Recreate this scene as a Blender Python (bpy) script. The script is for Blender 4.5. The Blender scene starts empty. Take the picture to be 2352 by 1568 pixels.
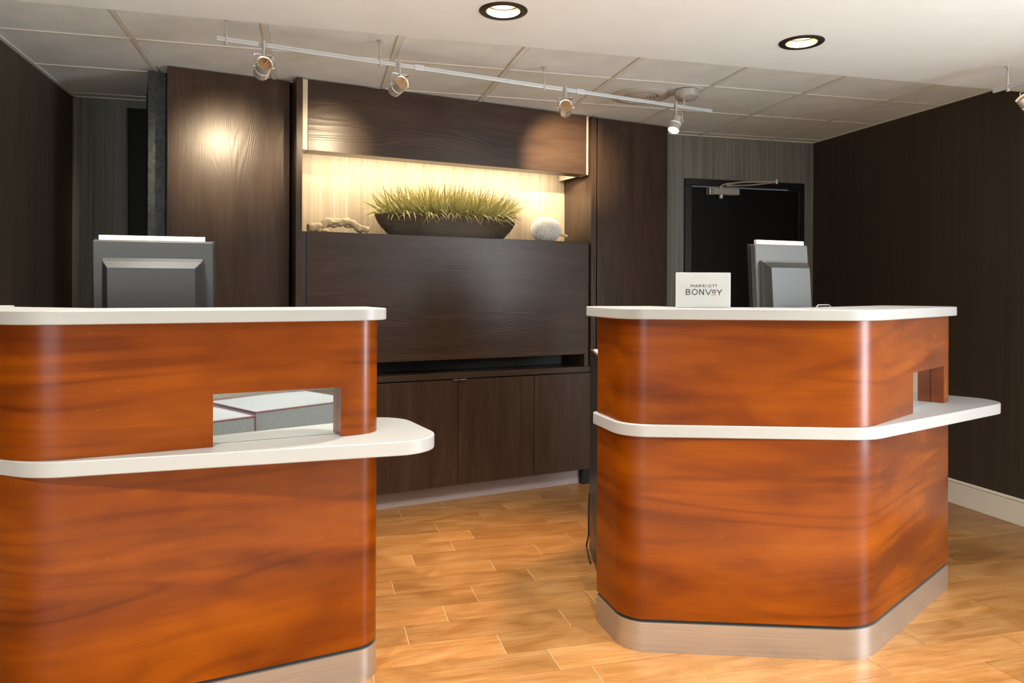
import bpy, bmesh, math, random
from mathutils import Vector, Matrix, noise as mnoise
random.seed(7)
PI = math.pi
sc = bpy.context.scene
C = sc.collection

# ------------------------------------------------------------------ camera
IMG_W, IMG_H = 2352.0, 1568.0
F_PX, HORIZON, CAM_H = 1715.0, 668.0, 1.275
cam_d = bpy.data.cameras.new('camera')
cam = bpy.data.objects.new('camera', cam_d)
C.objects.link(cam)
cam_d.sensor_fit = 'HORIZONTAL'
cam_d.sensor_width = 36.0
cam_d.lens = 36.0 * F_PX / IMG_W
cam_d.shift_y = -(IMG_H / 2 - HORIZON) / IMG_W
cam_d.clip_start = 0.05
cam.location = (0, 0, CAM_H)
cam.rotation_mode = 'XYZ'
YAW = math.radians(14.7)
ROLL = 0.0045
cam.matrix_world = (Matrix.Translation((0, 0, CAM_H)) @ Matrix.Rotation(-YAW, 4, 'Z')
                    @ Matrix.Rotation(PI / 2, 4, 'X') @ Matrix.Rotation(ROLL, 4, 'Z'))
sc.camera = cam

# ------------------------------------------------------------------ world, exposure
w = bpy.data.worlds.new('world')
sc.world = w
w.use_nodes = True
w.node_tree.nodes['Background'].inputs[0].default_value = (0.78, 0.9, 1.0, 1)
w.node_tree.nodes['Background'].inputs[1].default_value = 0.6
sc.view_settings.view_transform = 'Standard'
sc.view_settings.look = 'None'
sc.view_settings.gamma = 1.0
sc.view_settings.use_curve_mapping = False
sc.view_settings.exposure = 0.44
sc.cycles.use_denoising = True
sc.cycles.max_bounces = 8
sc.cycles.sample_clamp_indirect = 6.0

def lin(r, g, b):
    def f(c):
        c /= 255.0
        return c / 12.92 if c <= 0.04045 else ((c + 0.055) / 1.055) ** 2.4
    return (f(r), f(g), f(b), 1.0)

# large daylight sources: the lobby's glazed wall on the right and added, unseen front windows
def area_light(name, loc, size_x, size_y, direction, power, color):
    d = bpy.data.lights.new(name, 'AREA')
    d.shape = 'RECTANGLE'
    d.size, d.size_y = size_x, size_y
    d.energy = power
    d.color = color
    o = bpy.data.objects.new(name, d)
    C.objects.link(o)
    o.location = loc
    o.rotation_euler = Vector(direction).to_track_quat('-Z', 'Y').to_euler()
    return o
area_light('daylight_side', (3.90, 0.70, 1.25), 0.90, 1.9, (-1, 0, 0), 125, (0.86, 0.93, 1.0))
area_light('daylight_front_fill', (-2.8, -4.22, 1.35), 3.1, 1.9, (0, 1, 0.0), 70, (0.94, 0.97, 1.0))  # soft fill through unseen windows, added clear of the desk reflections

# ------------------------------------------------------------------ materials
MATS = {}
def newmat(name):
    m = bpy.data.materials.new(name)
    m.use_nodes = True
    nt = m.node_tree
    b = nt.nodes['Principled BSDF']
    MATS[name] = m
    return m, nt, b
def N(nt, typ, **kw):
    n = nt.nodes.new(typ)
    for k, v in kw.items():
        setattr(n, k, v)
    return n
def L(nt, a, b):
    nt.links.new(a, b)
def ramp(nt, fac, stops):
    r = N(nt, 'ShaderNodeValToRGB')
    el = r.color_ramp.elements
    while len(el) < len(stops):
        el.new(0.5)
    for e, (p, c) in zip(el, stops):
        e.position = p
        e.color = c
    L(nt, fac, r.inputs[0])
    return r
def coords(nt, kind='Object', scale=(1, 1, 1), rot=(0, 0, 0), loc=(0, 0, 0)):
    t = N(nt, 'ShaderNodeTexCoord')
    m = N(nt, 'ShaderNodeMapping')
    m.inputs['Scale'].default_value = scale
    m.inputs['Rotation'].default_value = rot
    m.inputs['Location'].default_value = loc
    L(nt, t.outputs[kind], m.inputs[0])
    return m.outputs[0]
def noise(nt, vec, scale, detail=4, rough=0.5, dist=0.0):
    n = N(nt, 'ShaderNodeTexNoise')
    n.inputs['Scale'].default_value = scale
    n.inputs['Detail'].default_value = detail
    n.inputs['Roughness'].default_value = rough
    n.inputs['Distortion'].default_value = dist
    L(nt, vec, n.inputs['Vector'])
    return n.outputs['Fac']
def mixc(nt, fac, a, b, mode='MIX'):
    m = N(nt, 'ShaderNodeMix', data_type='RGBA', blend_type=mode)
    for sock, v in ((m.inputs['Factor'], fac), (m.inputs['A'], a), (m.inputs['B'], b)):
        if hasattr(v, 'is_linked'):
            L(nt, v, sock)
        else:
            sock.default_value = v
    return m.outputs['Result']
def bump(nt, b, h, strength, dist=0.002):
    n = N(nt, 'ShaderNodeBump')
    n.inputs['Strength'].default_value = strength
    n.inputs['Distance'].default_value = dist
    L(nt, h, n.inputs['Height'])
    L(nt, n.outputs[0], b.inputs['Normal'])

def plain(name, col, rough=0.5, metal=0.0, spec=0.5, bumpy=0.0, bscale=200, var=0.0):
    m, nt, b = newmat(name)
    b.inputs['Roughness'].default_value = rough
    b.inputs['Metallic'].default_value = metal
    b.inputs['Specular IOR Level'].default_value = spec
    v = coords(nt)
    n = noise(nt, v, 6.0, 5)
    d = 1.0 - max(var, 0.04)
    c2 = (col[0] * d, col[1] * d, col[2] * d, 1)
    r = ramp(nt, n, [(0.3, c2), (0.7, col)])
    L(nt, r.outputs[0], b.inputs['Base Color'])
    if bumpy:
        bump(nt, b, noise(nt, v, bscale, 2), bumpy)
    return m

def emit(name, col, strength):
    m, nt, b = newmat(name)
    b.inputs['Base Color'].default_value = (0, 0, 0, 1)
    b.inputs['Emission Color'].default_value = col
    b.inputs['Emission Strength'].default_value = strength
    return m

# cherry veneer: grain runs along U (distance round the desk), V is height
def cherry(name, vofs):
    m, nt, b = newmat(name)
    base = coords(nt, 'UV', (0.55, 3.4, 1), loc=(vofs, vofs * 3.1, 0))
    n1 = noise(nt, base, 2.0, 6, 0.52, 0.7)
    fine = noise(nt, coords(nt, 'UV', (3.0, 150, 1), loc=(vofs, 0, 0)), 1.6, 4, 0.6)
    blot = noise(nt, coords(nt, 'UV', (1.3, 2.4, 1), loc=(vofs * 2, 5, 0)), 1.9, 3, 0.5, 0.6)
    # flowing cathedral figure: contour lines of a stretched noise field
    n0 = noise(nt, coords(nt, 'UV', (0.33, 2.6, 1), loc=(vofs, vofs * 1.7, 0)), 1.5, 1.6, 0.40, 0.25)
    mu = N(nt, 'ShaderNodeMath', operation='MULTIPLY')
    mu.inputs[1].default_value = 80.0
    L(nt, n0, mu.inputs[0])
    si = N(nt, 'ShaderNodeMath', operation='SINE')
    L(nt, mu.outputs[0], si.inputs[0])
    mr = N(nt, 'ShaderNodeMapRange')
    mr.inputs['From Min'].default_value = -1.0
    L(nt, si.outputs[0], mr.inputs['Value'])
    msk = noise(nt, coords(nt, 'UV', (0.8, 3.0, 1), loc=(9 + vofs, 2, 0)), 1.6, 3, 0.5, 0.5)
    r1 = ramp(nt, n1, [(0.28, (0.105, 0.019, 0.0, 1)), (0.47, (0.180, 0.037, 0.0, 1)),
                       (0.62, (0.220, 0.050, 0.0, 1)), (0.8, (0.27, 0.068, 0.0, 1))])
    rw = ramp(nt, mr.outputs[0], [(0.0, (0.60, 0.50, 0.45, 1)), (0.35, (0.95, 0.94, 0.93, 1)), (1.0, (1.05, 1.05, 1.05, 1))])
    rm_ = ramp(nt, msk, [(0.38, (0.05, 0.05, 0.05, 1)), (0.66, (0.75, 0.75, 0.75, 1))])
    rf = ramp(nt, fine, [(0.3, (0.82, 0.78, 0.76, 1)), (0.65, (1.06, 1.06, 1.06, 1))])
    rb = ramp(nt, blot, [(0.32, (0.72, 0.60, 0.55, 1)), (0.6, (1.08, 1.06, 1.04, 1))])
    c = mixc(nt, rm_.outputs[0], r1.outputs[0], rw.outputs[0], 'MULTIPLY')
    c = mixc(nt, 0.55, c, rf.outputs[0], 'MULTIPLY')
    c = mixc(nt, 0.8, c, rb.outputs[0], 'MULTIPLY')
    # small pale nicks and scuffs in the lacquer
    sp = N(nt, 'ShaderNodeTexVoronoi', feature='F1')
    sp.inputs['Scale'].default_value = 1.0
    L(nt, coords(nt, 'UV', (16, 30, 1), loc=(vofs * 5, vofs, 0)), sp.inputs['Vector'])
    spm = N(nt, 'ShaderNodeMath', operation='LESS_THAN')
    L(nt, sp.outputs['Distance'], spm.inputs[0])
    spm.inputs[1].default_value = 0.022
    c = mixc(nt, spm.outputs[0], c, (0.42, 0.22, 0.11, 1))
    L(nt, c, b.inputs['Base Color'])
    b.inputs['Roughness'].default_value = 0.27
    b.inputs['Specular IOR Level'].default_value = 0.30
    bump(nt, b, fine, 0.05, 0.001)
    return m
cherry('cherry_upper', 1.7)
cherry('cherry_lower', 4.3)
cherry('cherry_upper_b', 8.9)
cherry('cherry_lower_b', 12.4)

def dark_oak(name, horiz=False, tint=(1, 1, 1)):
    m, nt, b = newmat(name)
    s = (1.1, 1.1, 9.0) if horiz else (9.0, 9.0, 1.1)
    f = (5, 5, 260) if horiz else (260, 260, 5)
    n1 = noise(nt, coords(nt, 'Object', s), 1.6, 6, 0.55, 0.8)
    fine = noise(nt, coords(nt, 'Object', f), 1.0, 3, 0.6)
    sw = (0.42, 1.0, 3.0) if horiz else (3.0, 1.0, 0.42)
    n0 = noise(nt, coords(nt, 'Object', sw, loc=(0.3, 0.0, 0.7)), 1.5, 2.0, 0.4, 0.3)
    mu = N(nt, 'ShaderNodeMath', operation='MULTIPLY')
    mu.inputs[1].default_value = 190.0
    L(nt, n0, mu.inputs[0])
    si = N(nt, 'ShaderNodeMath', operation='SINE')
    L(nt, mu.outputs[0], si.inputs[0])
    msk = noise(nt, coords(nt, 'Object', sw, loc=(4.0, 2.0, 1.0)), 1.8, 2.0, 0.5, 0.2)
    rmk = ramp(nt, msk, [(0.42, (0, 0, 0, 1)), (0.62, (1, 1, 1, 1))])
    wvm = N(nt, 'ShaderNodeMath', operation='MULTIPLY')
    L(nt, si.outputs[0], wvm.inputs[0])
    L(nt, rmk.outputs[0], wvm.inputs[1])
    def t(c):
        return (c[0] * tint[0], c[1] * tint[1], c[2] * tint[2], 1)
    r1 = ramp(nt, n1, [(0.3, t((0.040, 0.023, 0.0145))), (0.7, t((0.070, 0.041, 0.026)))])
    rf = ramp(nt, fine, [(0.35, (0.75, 0.75, 0.75, 1)), (0.65, (1.12, 1.12, 1.12, 1))])
    c = mixc(nt, 0.8, r1.outputs[0], rf.outputs[0], 'MULTIPLY')
    L(nt, c, b.inputs['Base Color'])
    b.inputs['Roughness'].default_value = 0.31
    b.inputs['Specular IOR Level'].default_value = 0.36
    ha = N(nt, 'ShaderNodeMath', operation='MULTIPLY_ADD')
    L(nt, wvm.outputs[0], ha.inputs[0])
    ha.inputs[1].default_value = 0.6
    L(nt, fine, ha.inputs[2])
    bump(nt, b, ha.outputs[0], 0.26, 0.001)
    return m
dark_oak('oak_vertical')
dark_oak('oak_horizontal', True)
plain('black_recess', (0.006, 0.006, 0.006, 1), 0.55)
plain('grey_oak_side', (0.030, 0.032, 0.034, 1), 0.33)

def wallpaper(name, dark, light, rough=0.6, spec=0.4, fine=True):
    m, nt, b = newmat(name)
    a = noise(nt, coords(nt, 'Object', (150, 150, 1.1)), 1.0, 4, 0.7)
    c = noise(nt, coords(nt, 'Object', (28, 28, 0.5)), 1.0, 3, 0.6)
    mx = mixc(nt, 0.4, a, c)
    r = ramp(nt, mx, [(0.36, dark), (0.62, light)])
    L(nt, r.outputs[0], b.inputs['Base Color'])
    b.inputs['Roughness'].default_value = rough
    b.inputs['Specular IOR Level'].default_value = spec
    bump(nt, b, a, 0.15, 0.001)
    return m
wallpaper('wallpaper_grey', (0.14, 0.14, 0.125, 1), (0.29, 0.29, 0.262, 1))
wallpaper('wallpaper_dark', (0.041, 0.030, 0.0205, 1), (0.060, 0.045, 0.032, 1), 0.55, 0.35)
wallpaper('wallpaper_dark_lit', (0.048, 0.035, 0.024, 1), (0.088, 0.068, 0.050, 1), 0.55, 0.35)  # same paper as the right wall, lightened in place of light
wallpaper('wallpaper_niche_lit', (0.34, 0.265, 0.18, 1), (0.52, 0.43, 0.32, 1), 0.6)  # the grey paper again, strip light painted in as lighter beige

plain('solid_surface', (0.38, 0.385, 0.378, 1), 0.35, spec=0.45, var=0.05)
plain('soffit_paint', (0.79, 0.815, 0.83, 1), 0.5, spec=0.3)
plain('lobby_paint', (0.78, 0.75, 0.69, 1), 0.7)
plain('lobby_brown', (0.12, 0.09, 0.065, 1), 0.6)
plain('ceiling_tile_mat', (0.87, 0.91, 0.92, 1), 0.85, bumpy=0.5, bscale=160, var=0.10)
plain('grid_white', (0.85, 0.83, 0.77, 1), 0.4)
plain('baseboard_paint', (0.86, 0.81, 0.69, 1), 0.4)
plain('door_black', (0.0065, 0.0075, 0.007, 1), 0.5, spec=0.2)
plain('frame_black', (0.009, 0.009, 0.008, 1), 0.38)
plain('nickel', (0.66, 0.64, 0.61, 1), 0.30, 0.55)
plain('alu_rail', (0.70, 0.73, 0.76, 1), 0.34, 0.35)
plain('closer_grey', (0.50, 0.50, 0.47, 1), 0.38, 0.2)
plain('pale_edge', (0.62, 0.50, 0.36, 1), 0.4)
plain('kick_grey', (0.40, 0.345, 0.345, 1), 0.6)
plain('mirror_mat', (0.86, 0.90, 0.89, 1), 0.015, 1.0)
plain('monitor_grey', (0.042, 0.043, 0.042, 1), 0.42)
plain('monitor_light', (0.086, 0.085, 0.081, 1), 0.42)
plain('monitor_dark', (0.012, 0.013, 0.014, 1), 0.5)
plain('cream_plastic', (0.80, 0.76, 0.62, 1), 0.4)
plain('sign_white', (0.58, 0.59, 0.57, 1), 0.25)
plain('sign_ink', (0.03, 0.032, 0.035, 1), 0.5)
plain('sign_coral', (0.75, 0.16, 0.10, 1), 0.5)
plain('paper', (0.82, 0.82, 0.80, 1), 0.6)
plain('trim_dark', (0.022, 0.019, 0.013, 1), 0.4)
plain('lamp_copper', (0.75, 0.50, 0.28, 1), 0.25, 0.9)
plain('copper_wire', (0.45, 0.24, 0.13, 1), 0.35, 0.6)
plain('cable_black', (0.01, 0.01, 0.01, 1), 0.5)
plain('vent_white', (0.62, 0.59, 0.53, 1), 0.5)
plain('coral_white', (0.90, 0.88, 0.82, 1), 0.45)
plain('stem_tan', (0.70, 0.52, 0.30, 1), 0.6)
plain('work_counter_dark', (0.022, 0.020, 0.017, 1), 0.4)
plain('piping_plum', (0.075, 0.012, 0.022, 1), 0.6)
plain('soil', (0.02, 0.018, 0.008, 1), 0.9)
plain('steel_inner', (0.5, 0.4, 0.3, 1), 0.3, 0.9)
emit('lamp_glow', (1.0, 0.83, 0.58, 1), 30.0)
emit('lens_glow', (1.0, 0.86, 0.62, 1), 14.0)
emit('slit_glow', (1.0, 0.80, 0.55, 1), 1.6)
emit('led_glow', (1.0, 0.86, 0.62, 1), 6.0)

# brushed steel
m, nt, b = newmat('brushed_steel')
b.inputs['Metallic'].default_value = 0.85
b.inputs['Roughness'].default_value = 0.36
n = noise(nt, coords(nt, 'UV', (2, 420, 1)), 1.0, 3)
r = ramp(nt, n, [(0.3, (0.42, 0.40, 0.38, 1)), (0.7, (0.55, 0.53, 0.50, 1))])
L(nt, r.outputs[0], b.inputs['Base Color'])
bump(nt, b, n, 0.08, 0.0005)

# floor plank, wood-look: colour varies plank by plank
def plank_mat(name, brick=False):
    m, nt, b = newmat(name)
    t = N(nt, 'ShaderNodeTexCoord')
    info = N(nt, 'ShaderNodeObjectInfo')
    add = N(nt, 'ShaderNodeVectorMath', operation='ADD')
    mul = N(nt, 'ShaderNodeVectorMath', operation='SCALE')
    comb = N(nt, 'ShaderNodeCombineXYZ')
    for i in range(3):
        L(nt, info.outputs['Random'], comb.inputs[i])
    L(nt, comb.outputs[0], mul.inputs[0])
    mul.inputs['Scale'].default_value = 0.0 if brick else 37.0
    L(nt, t.outputs['Object'], add.inputs[0])
    L(nt, mul.outputs[0], add.inputs[1])
    def mp(s):
        k = N(nt, 'ShaderNodeMapping')
        k.inputs['Scale'].default_value = s
        L(nt, add.outputs[0], k.inputs[0])
        return k.outputs[0]
    cloud = noise(nt, mp((1.6, 3.4, 1)), 2.0, 5, 0.55, 1.2)
    grain = noise(nt, mp((2.6, 44, 1)), 1.6, 5, 0.6, 0.5)
    ringn = N(nt, 'ShaderNodeTexWave', wave_type='RINGS', rings_direction='Z')
    ringn.inputs['Scale'].default_value = 14.0
    ringn.inputs['Distortion'].default_value = 6.0
    ringn.inputs['Detail'].default_value = 2.0
    L(nt, mp((0.9, 2.2, 1)), ringn.inputs['Vector'])
    r1 = ramp(nt, cloud, [(0.3, (0.265, 0.115, 0.029, 1)), (0.5, (0.345, 0.165, 0.052, 1)), (0.74, (0.42, 0.225, 0.088, 1))])
    rg = ramp(nt, grain, [(0.34, (0.78, 0.74, 0.70, 1)), (0.62, (1.05, 1.05, 1.05, 1))])
    rr = ramp(nt, ringn.outputs['Fac'], [(0.0, (0.88, 0.86, 0.84, 1)), (0.6, (1.02, 1.02, 1.02, 1))])
    c = mixc(nt, 0.8, r1.outputs[0], rg.outputs[0], 'MULTIPLY')
    c = mixc(nt, 0.6, c, rr.outputs[0], 'MULTIPLY')
    if brick:
        br = N(nt, 'ShaderNodeTexBrick')
        br.inputs['Color1'].default_value = (1, 1, 1, 1)
        br.inputs['Color2'].default_value = (0.8, 0.8, 0.8, 1)
        br.inputs['Mortar'].default_value = (0.5, 0.42, 0.3, 1)
        br.inputs['Scale'].default_value = 1.0
        br.inputs['Brick Width'].default_value = 0.615
        br.inputs['Row Height'].default_value = 0.1525
        br.inputs['Mortar Size'].default_value = 0.002
        L(nt, t.outputs['Object'], br.inputs['Vector'])
        c = mixc(nt, 1.0, c, br.outputs['Color'], 'MULTIPLY')
    else:
        hv = N(nt, 'ShaderNodeMapRange')
        hv.inputs['To Min'].default_value = 0.82
        hv.inputs['To Max'].default_value = 1.10
        L(nt, info.outputs['Random'], hv.inputs['Value'])
        mm = N(nt, 'ShaderNodeVectorMath', operation='SCALE')
        L(nt, c, mm.inputs[0])
        L(nt, hv.outputs[0], mm.inputs['Scale'])
        c = mm.outputs[0]
    L(nt, c, b.inputs['Base Color'])
    b.inputs['Roughness'].default_value = 0.33
    b.inputs['Specular IOR Level'].default_value = 0.3
    bump(nt, b, grain, 0.05, 0.001)
    return m
plank_mat('plank_mat')
plain('lobby_floor_mat', (0.46, 0.40, 0.32, 1), 0.45)  # pale tone made up to bounce neutral light onto the ceiling
plain('grout', (0.60, 0.42, 0.24, 1), 0.7)

# grass, planter, driftwood, cushion fabric
m, nt, b = newmat('grass_mat')
at_ = N(nt, 'ShaderNodeTexCoord')
g = noise(nt, coords(nt, 'UV', (40, 0.2, 1)), 1.0, 2)
r = ramp(nt, g, [(0.3, (0.22, 0.21, 0.055, 1)), (0.5, (0.42, 0.38, 0.14, 1)), (0.7, (0.66, 0.60, 0.33, 1))])
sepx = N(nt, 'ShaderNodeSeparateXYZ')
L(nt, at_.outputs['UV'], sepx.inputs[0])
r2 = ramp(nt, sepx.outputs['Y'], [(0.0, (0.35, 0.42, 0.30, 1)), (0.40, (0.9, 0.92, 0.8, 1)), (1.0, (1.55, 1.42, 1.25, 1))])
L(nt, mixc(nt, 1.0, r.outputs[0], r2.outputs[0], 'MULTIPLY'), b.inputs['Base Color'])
b.inputs['Roughness'].default_value = 0.45
plain('woven_planter', (0.125, 0.095, 0.066, 1), 0.5, var=0.35)
plain('driftwood_mat', (0.70, 0.52, 0.29, 1), 0.6, var=0.30, bumpy=0.6, bscale=40)
m, nt, b = newmat('grey_fabric')
fv = noise(nt, coords(nt, 'Object', (60, 60, 14)), 2.0, 4, 0.6)
r = ramp(nt, fv, [(0.3, (0.055, 0.062, 0.064, 1)), (0.7, (0.095, 0.103, 0.106, 1))])
L(nt, r.outputs[0], b.inputs['Base Color'])
b.inputs['Roughness'].default_value = 0.85
b.inputs['Sheen Weight'].default_value = 0.3
# strip beside the column: bluish daylight reflection painted into its mottled colour
m, nt, b = newmat('blue_sheen_strip')
gn = noise(nt, coords(nt, 'Object', (14, 14, 9)), 3.0, 6, 0.65, 1.0)
r = ramp(nt, gn, [(0.35, (0.035, 0.042, 0.045, 1)), (0.68, (0.095, 0.115, 0.12, 1))])
L(nt, r.outputs[0], b.inputs['Base Color'])
b.inputs['Metallic'].default_value = 0.35
b.inputs['Roughness'].default_value = 0.42
# window glass
m, nt, b = newmat('pane_glass')
tr = N(nt, 'ShaderNodeBsdfTransparent')
gl = N(nt, 'ShaderNodeBsdfGlossy')
gl.inputs['Roughness'].default_value = 0.02
mx = N(nt, 'ShaderNodeMixShader')
mx.inputs[0].default_value = 0.06
L(nt, tr.outputs[0], mx.inputs[1])
L(nt, gl.outputs[0], mx.inputs[2])
L(nt, mx.outputs[0], nt.nodes['Material Output'].inputs[0])

# ------------------------------------------------------------------ mesh helpers
def obj(name, bm, mat, parent=None, smooth=None, bevel=0.0, seg=2):
    me = bpy.data.meshes.new(name)
    bmesh.ops.recalc_face_normals(bm, faces=bm.faces[:])
    bm.to_mesh(me)
    bm.free()
    me.materials.append(MATS[mat])
    if smooth is not None:
        for p in me.polygons:
            p.use_smooth = True
        me.set_sharp_from_angle(angle=math.radians(smooth))
    o = bpy.data.objects.new(name, me)
    C.objects.link(o)
    o.parent = parent
    if bevel:
        md = o.modifiers.new('bevel', 'BEVEL')
        md.width = bevel
        md.segments = seg
        md.limit_method = 'ANGLE'
        md.angle_limit = math.radians(50)
    return o
def tag(o, label, cat=None, group=None, kind=None):
    if label:
        o['label'] = label
    if cat:
        o['category'] = cat
    if group:
        o['group'] = group
    if kind:
        o['kind'] = kind
    return o
def thing(name, label, cat, loc=(0, 0, 0), rotz=0.0, group=None, kind=None):
    o = bpy.data.objects.new(name, None)
    o.empty_display_size = 0.1
    C.objects.link(o)
    o.location = loc
    o.rotation_euler = (0, 0, rotz)
    return tag(o, label, cat, group, kind)
def struct(name, bm, mat, label=None, **kw):
    o = obj(name, bm, mat, **kw)
    o['kind'] = 'structure'
    if label:
        o['label'] = label
    return o
def box(bm, x0, x1, y0, y1, z0, z1):
    v = [bm.verts.new((x, y, z)) for z in (z0, z1) for x, y in ((x0, y0), (x1, y0), (x1, y1), (x0, y1))]
    for f in ((0, 3, 2, 1), (4, 5, 6, 7), (0, 1, 5, 4), (1, 2, 6, 5), (2, 3, 7, 6), (3, 0, 4, 7)):
        bm.faces.new([v[i] for i in f])
    return bm
def B(*a):
    return box(bmesh.new(), *a)
def prism(bm, pts, z0, z1, u0=0.0, vofs=0.0):
    uvl = bm.loops.layers.uv.verify()
    n = len(pts)
    lo = [bm.verts.new((p[0], p[1], z0)) for p in pts]
    hi = [bm.verts.new((p[0], p[1], z1)) for p in pts]
    us = [u0]
    for i in range(n):
        a, c = pts[i], pts[(i + 1) % n]
        us.append(us[-1] + math.hypot(c[0] - a[0], c[1] - a[1]))
    for i in range(n):
        j = (i + 1) % n
        f = bm.faces.new((lo[i], lo[j], hi[j], hi[i]))
        for lp, uv in zip(f.loops, ((us[i], z0), (us[i + 1], z0), (us[i + 1], z1), (us[i], z1))):
            lp[uvl].uv = (uv[0], uv[1] + vofs)
    for vs in (list(reversed(lo)), hi):
        f = bm.faces.new(vs)
        for lp in f.loops:
            lp[uvl].uv = (lp.vert.co.x, lp.vert.co.y)
    return bm
def fillet(pts, radii, closed=False, seg=10):
    out = []
    n = len(pts)
    for i, p in enumerate(pts):
        r = radii[i]
        if r <= 0 or (not closed and i in (0, n - 1)):
            out.append(p)
            continue
        a, c = pts[i - 1], pts[(i + 1) % n]
        v1 = Vector((a[0] - p[0], a[1] - p[1])).normalized()
        v2 = Vector((c[0] - p[0], c[1] - p[1])).normalized()
        half = v1.angle(v2) / 2
        d = r / math.tan(half)
        s = Vector(p) + v1 * d
        e = Vector(p) + v2 * d
        cen = Vector(p) + (v1 + v2).normalized() * (r / math.sin(half))
        a0 = math.atan2(s.y - cen.y, s.x - cen.x)
        a1 = math.atan2(e.y - cen.y, e.x - cen.x)
        da = (a1 - a0 + PI) % (2 * PI) - PI
        for k in range(seg + 1):
            t = a0 + da * k / seg
            out.append((cen.x + r * math.cos(t), cen.y + r * math.sin(t)))
    return out
def offset(pts, d):
    # open polyline moved to its right-hand side by d (its left side when d < 0)
    segs = []
    for a, c in zip(pts, pts[1:]):
        dx, dy = c[0] - a[0], c[1] - a[1]
        l = math.hypot(dx, dy)
        nx, ny = dy / l, -dx / l
        segs.append(((a[0] + nx * d, a[1] + ny * d), (c[0] + nx * d, c[1] + ny * d)))
    out = [segs[0][0]]
    for (a, c), (e, f) in zip(segs, segs[1:]):
        x1, y1, x2, y2 = *a, *c
        x3, y3, x4, y4 = *e, *f
        den = (x1 - x2) * (y3 - y4) - (y1 - y2) * (x3 - x4)
        p = ((x1 * y2 - y1 * x2) * (x3 - x4) - (x1 - x2) * (x3 * y4 - y3 * x4)) / den
        q = ((x1 * y2 - y1 * x2) * (y3 - y4) - (y1 - y2) * (x3 * y4 - y3 * x4)) / den
        out.append((p, q))
    out.append(segs[-1][1])
    return out
def plen(p):
    return sum(math.hypot(b_[0] - a_[0], b_[1] - a_[1]) for a_, b_ in zip(p, p[1:]))
def lathe(bm, prof, seg=32, sx=1.0, sy=1.0, cx=0.0, cy=0.0, cap0=False, cap1=False):
    rings = []
    for r_, z in prof:
        rings.append([bm.verts.new((cx + sx * r_ * math.cos(2 * PI * k / seg), cy + sy * r_ * math.sin(2 * PI * k / seg), z)) for k in range(seg)])
    for a, c in zip(rings, rings[1:]):
        for k in range(seg):
            j = (k + 1) % seg
            bm.faces.new((a[k], a[j], c[j], c[k]))
    if cap0:
        bm.faces.new(list(reversed(rings[0])))
    if cap1:
        bm.faces.new(rings[-1])
    return bm
def tube(bm, pts, radii, seg=8, caps=True):
    if not hasattr(radii, '__len__'):
        radii = [radii] * len(pts)
    pts = [Vector(p) for p in pts]
    rings = []
    up = Vector((0, 0, 1))
    prevn = None
    for i, p in enumerate(pts):
        t = (pts[min(i + 1, len(pts) - 1)] - pts[max(i - 1, 0)]).normalized()
        if prevn is None:
            ref = up if abs(t.dot(up)) < 0.9 else Vector((1, 0, 0))
            nrm = t.cross(ref).normalized()
        else:
            nrm = (prevn - t * prevn.dot(t)).normalized()
        prevn = nrm
        bn = t.cross(nrm)
        rings.append([bm.verts.new(p + (nrm * math.cos(2 * PI * k / seg) + bn * math.sin(2 * PI * k / seg)) * radii[i]) for k in range(seg)])
    for a, c in zip(rings, rings[1:]):
        for k in range(seg):
            j = (k + 1) % seg
            bm.faces.new((a[k], a[j], c[j], c[k]))
    if caps:
        bm.faces.new(list(reversed(rings[0])))
        bm.faces.new(rings[-1])
    return bm
def copy_tree(o, parent=None):
    c = o.copy()
    C.objects.link(c)
    c.parent = parent
    for ch in list(o.children):
        copy_tree(ch, c)
    return c

# ------------------------------------------------------------------ room
XL, XR, YB = -1.43, 3.755, 5.05
ZC, ZS, YS = 2.438, 2.335, 3.125          # tile ceiling, lower soffit, soffit edge
LX, LY = -4.6, -4.2                       # lobby extents to the left and behind
T = 0.12

floor = struct('floor', B(LX, XR + 0.3, LY, YB + 0.3, -0.10, -0.0016), 'grout', 'wood-look plank floor')
lobby = struct('floor_lobby', B(LX, XR, LY, 1.47, -0.0015, 0.0), 'lobby_floor_mat', 'unseen lobby floor, made pale to bounce light')  # unseen floor, added as a pale bounce surface for the ceiling

# planks: 0.615 x 0.1525 laid along X with staggered joints
PW, PL_ = 0.1525, 0.615
row_off = [0.48, 0.33, 0.10, 0.40, 0.02, 0.30, 0.189, 0.039, 0.33, 0.50, 0.036, 0.326, 0.185, 0.45, 0.05, 0.178, 0.019, 0.30, 0.47, 0.12, 0.36, 0.21, 0.05]
y_first = 2.39 - 6 * PW
plank_cache = {}
def plank_mesh(l, w_):
    key = (round(l, 3), round(w_, 3))
    if key not in plank_cache:
        g_ = 0.0015
        bm = bmesh.new()
        box(bm, g_, l - g_, g_, w_ - g_, -0.0015, 0.0)
        me = bpy.data.meshes.new('plank')
        bmesh.ops.recalc_face_normals(bm, faces=bm.faces[:])
        bm.to_mesh(me)
        bm.free()
        me.materials.append(MATS['plank_mat'])
        plank_cache[key] = me
    return plank_cache[key]
for rix in range(len(row_off)):
    y0 = y_first + rix * PW
    y1 = min(y0 + PW, 4.86)
    if y0 > 4.80:
        break
    xlo = XL if y0 > 3.2 else -2.0
    x = xlo + 0.02
    first = row_off[rix]
    while first > xlo + 0.08:
        first -= PL_
    nxt = first + PL_ if first <= xlo + 0.08 else first
    while x < XR - 0.03:
        e = min(nxt, XR - 0.012)
        if e - x > 0.02:
            o = bpy.data.objects.new('plank', plank_mesh(e - x, y1 - y0))
            C.objects.link(o)
            o.parent = floor
            o.location = (x, y0, 0)
        x = e
        nxt += PL_

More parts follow.
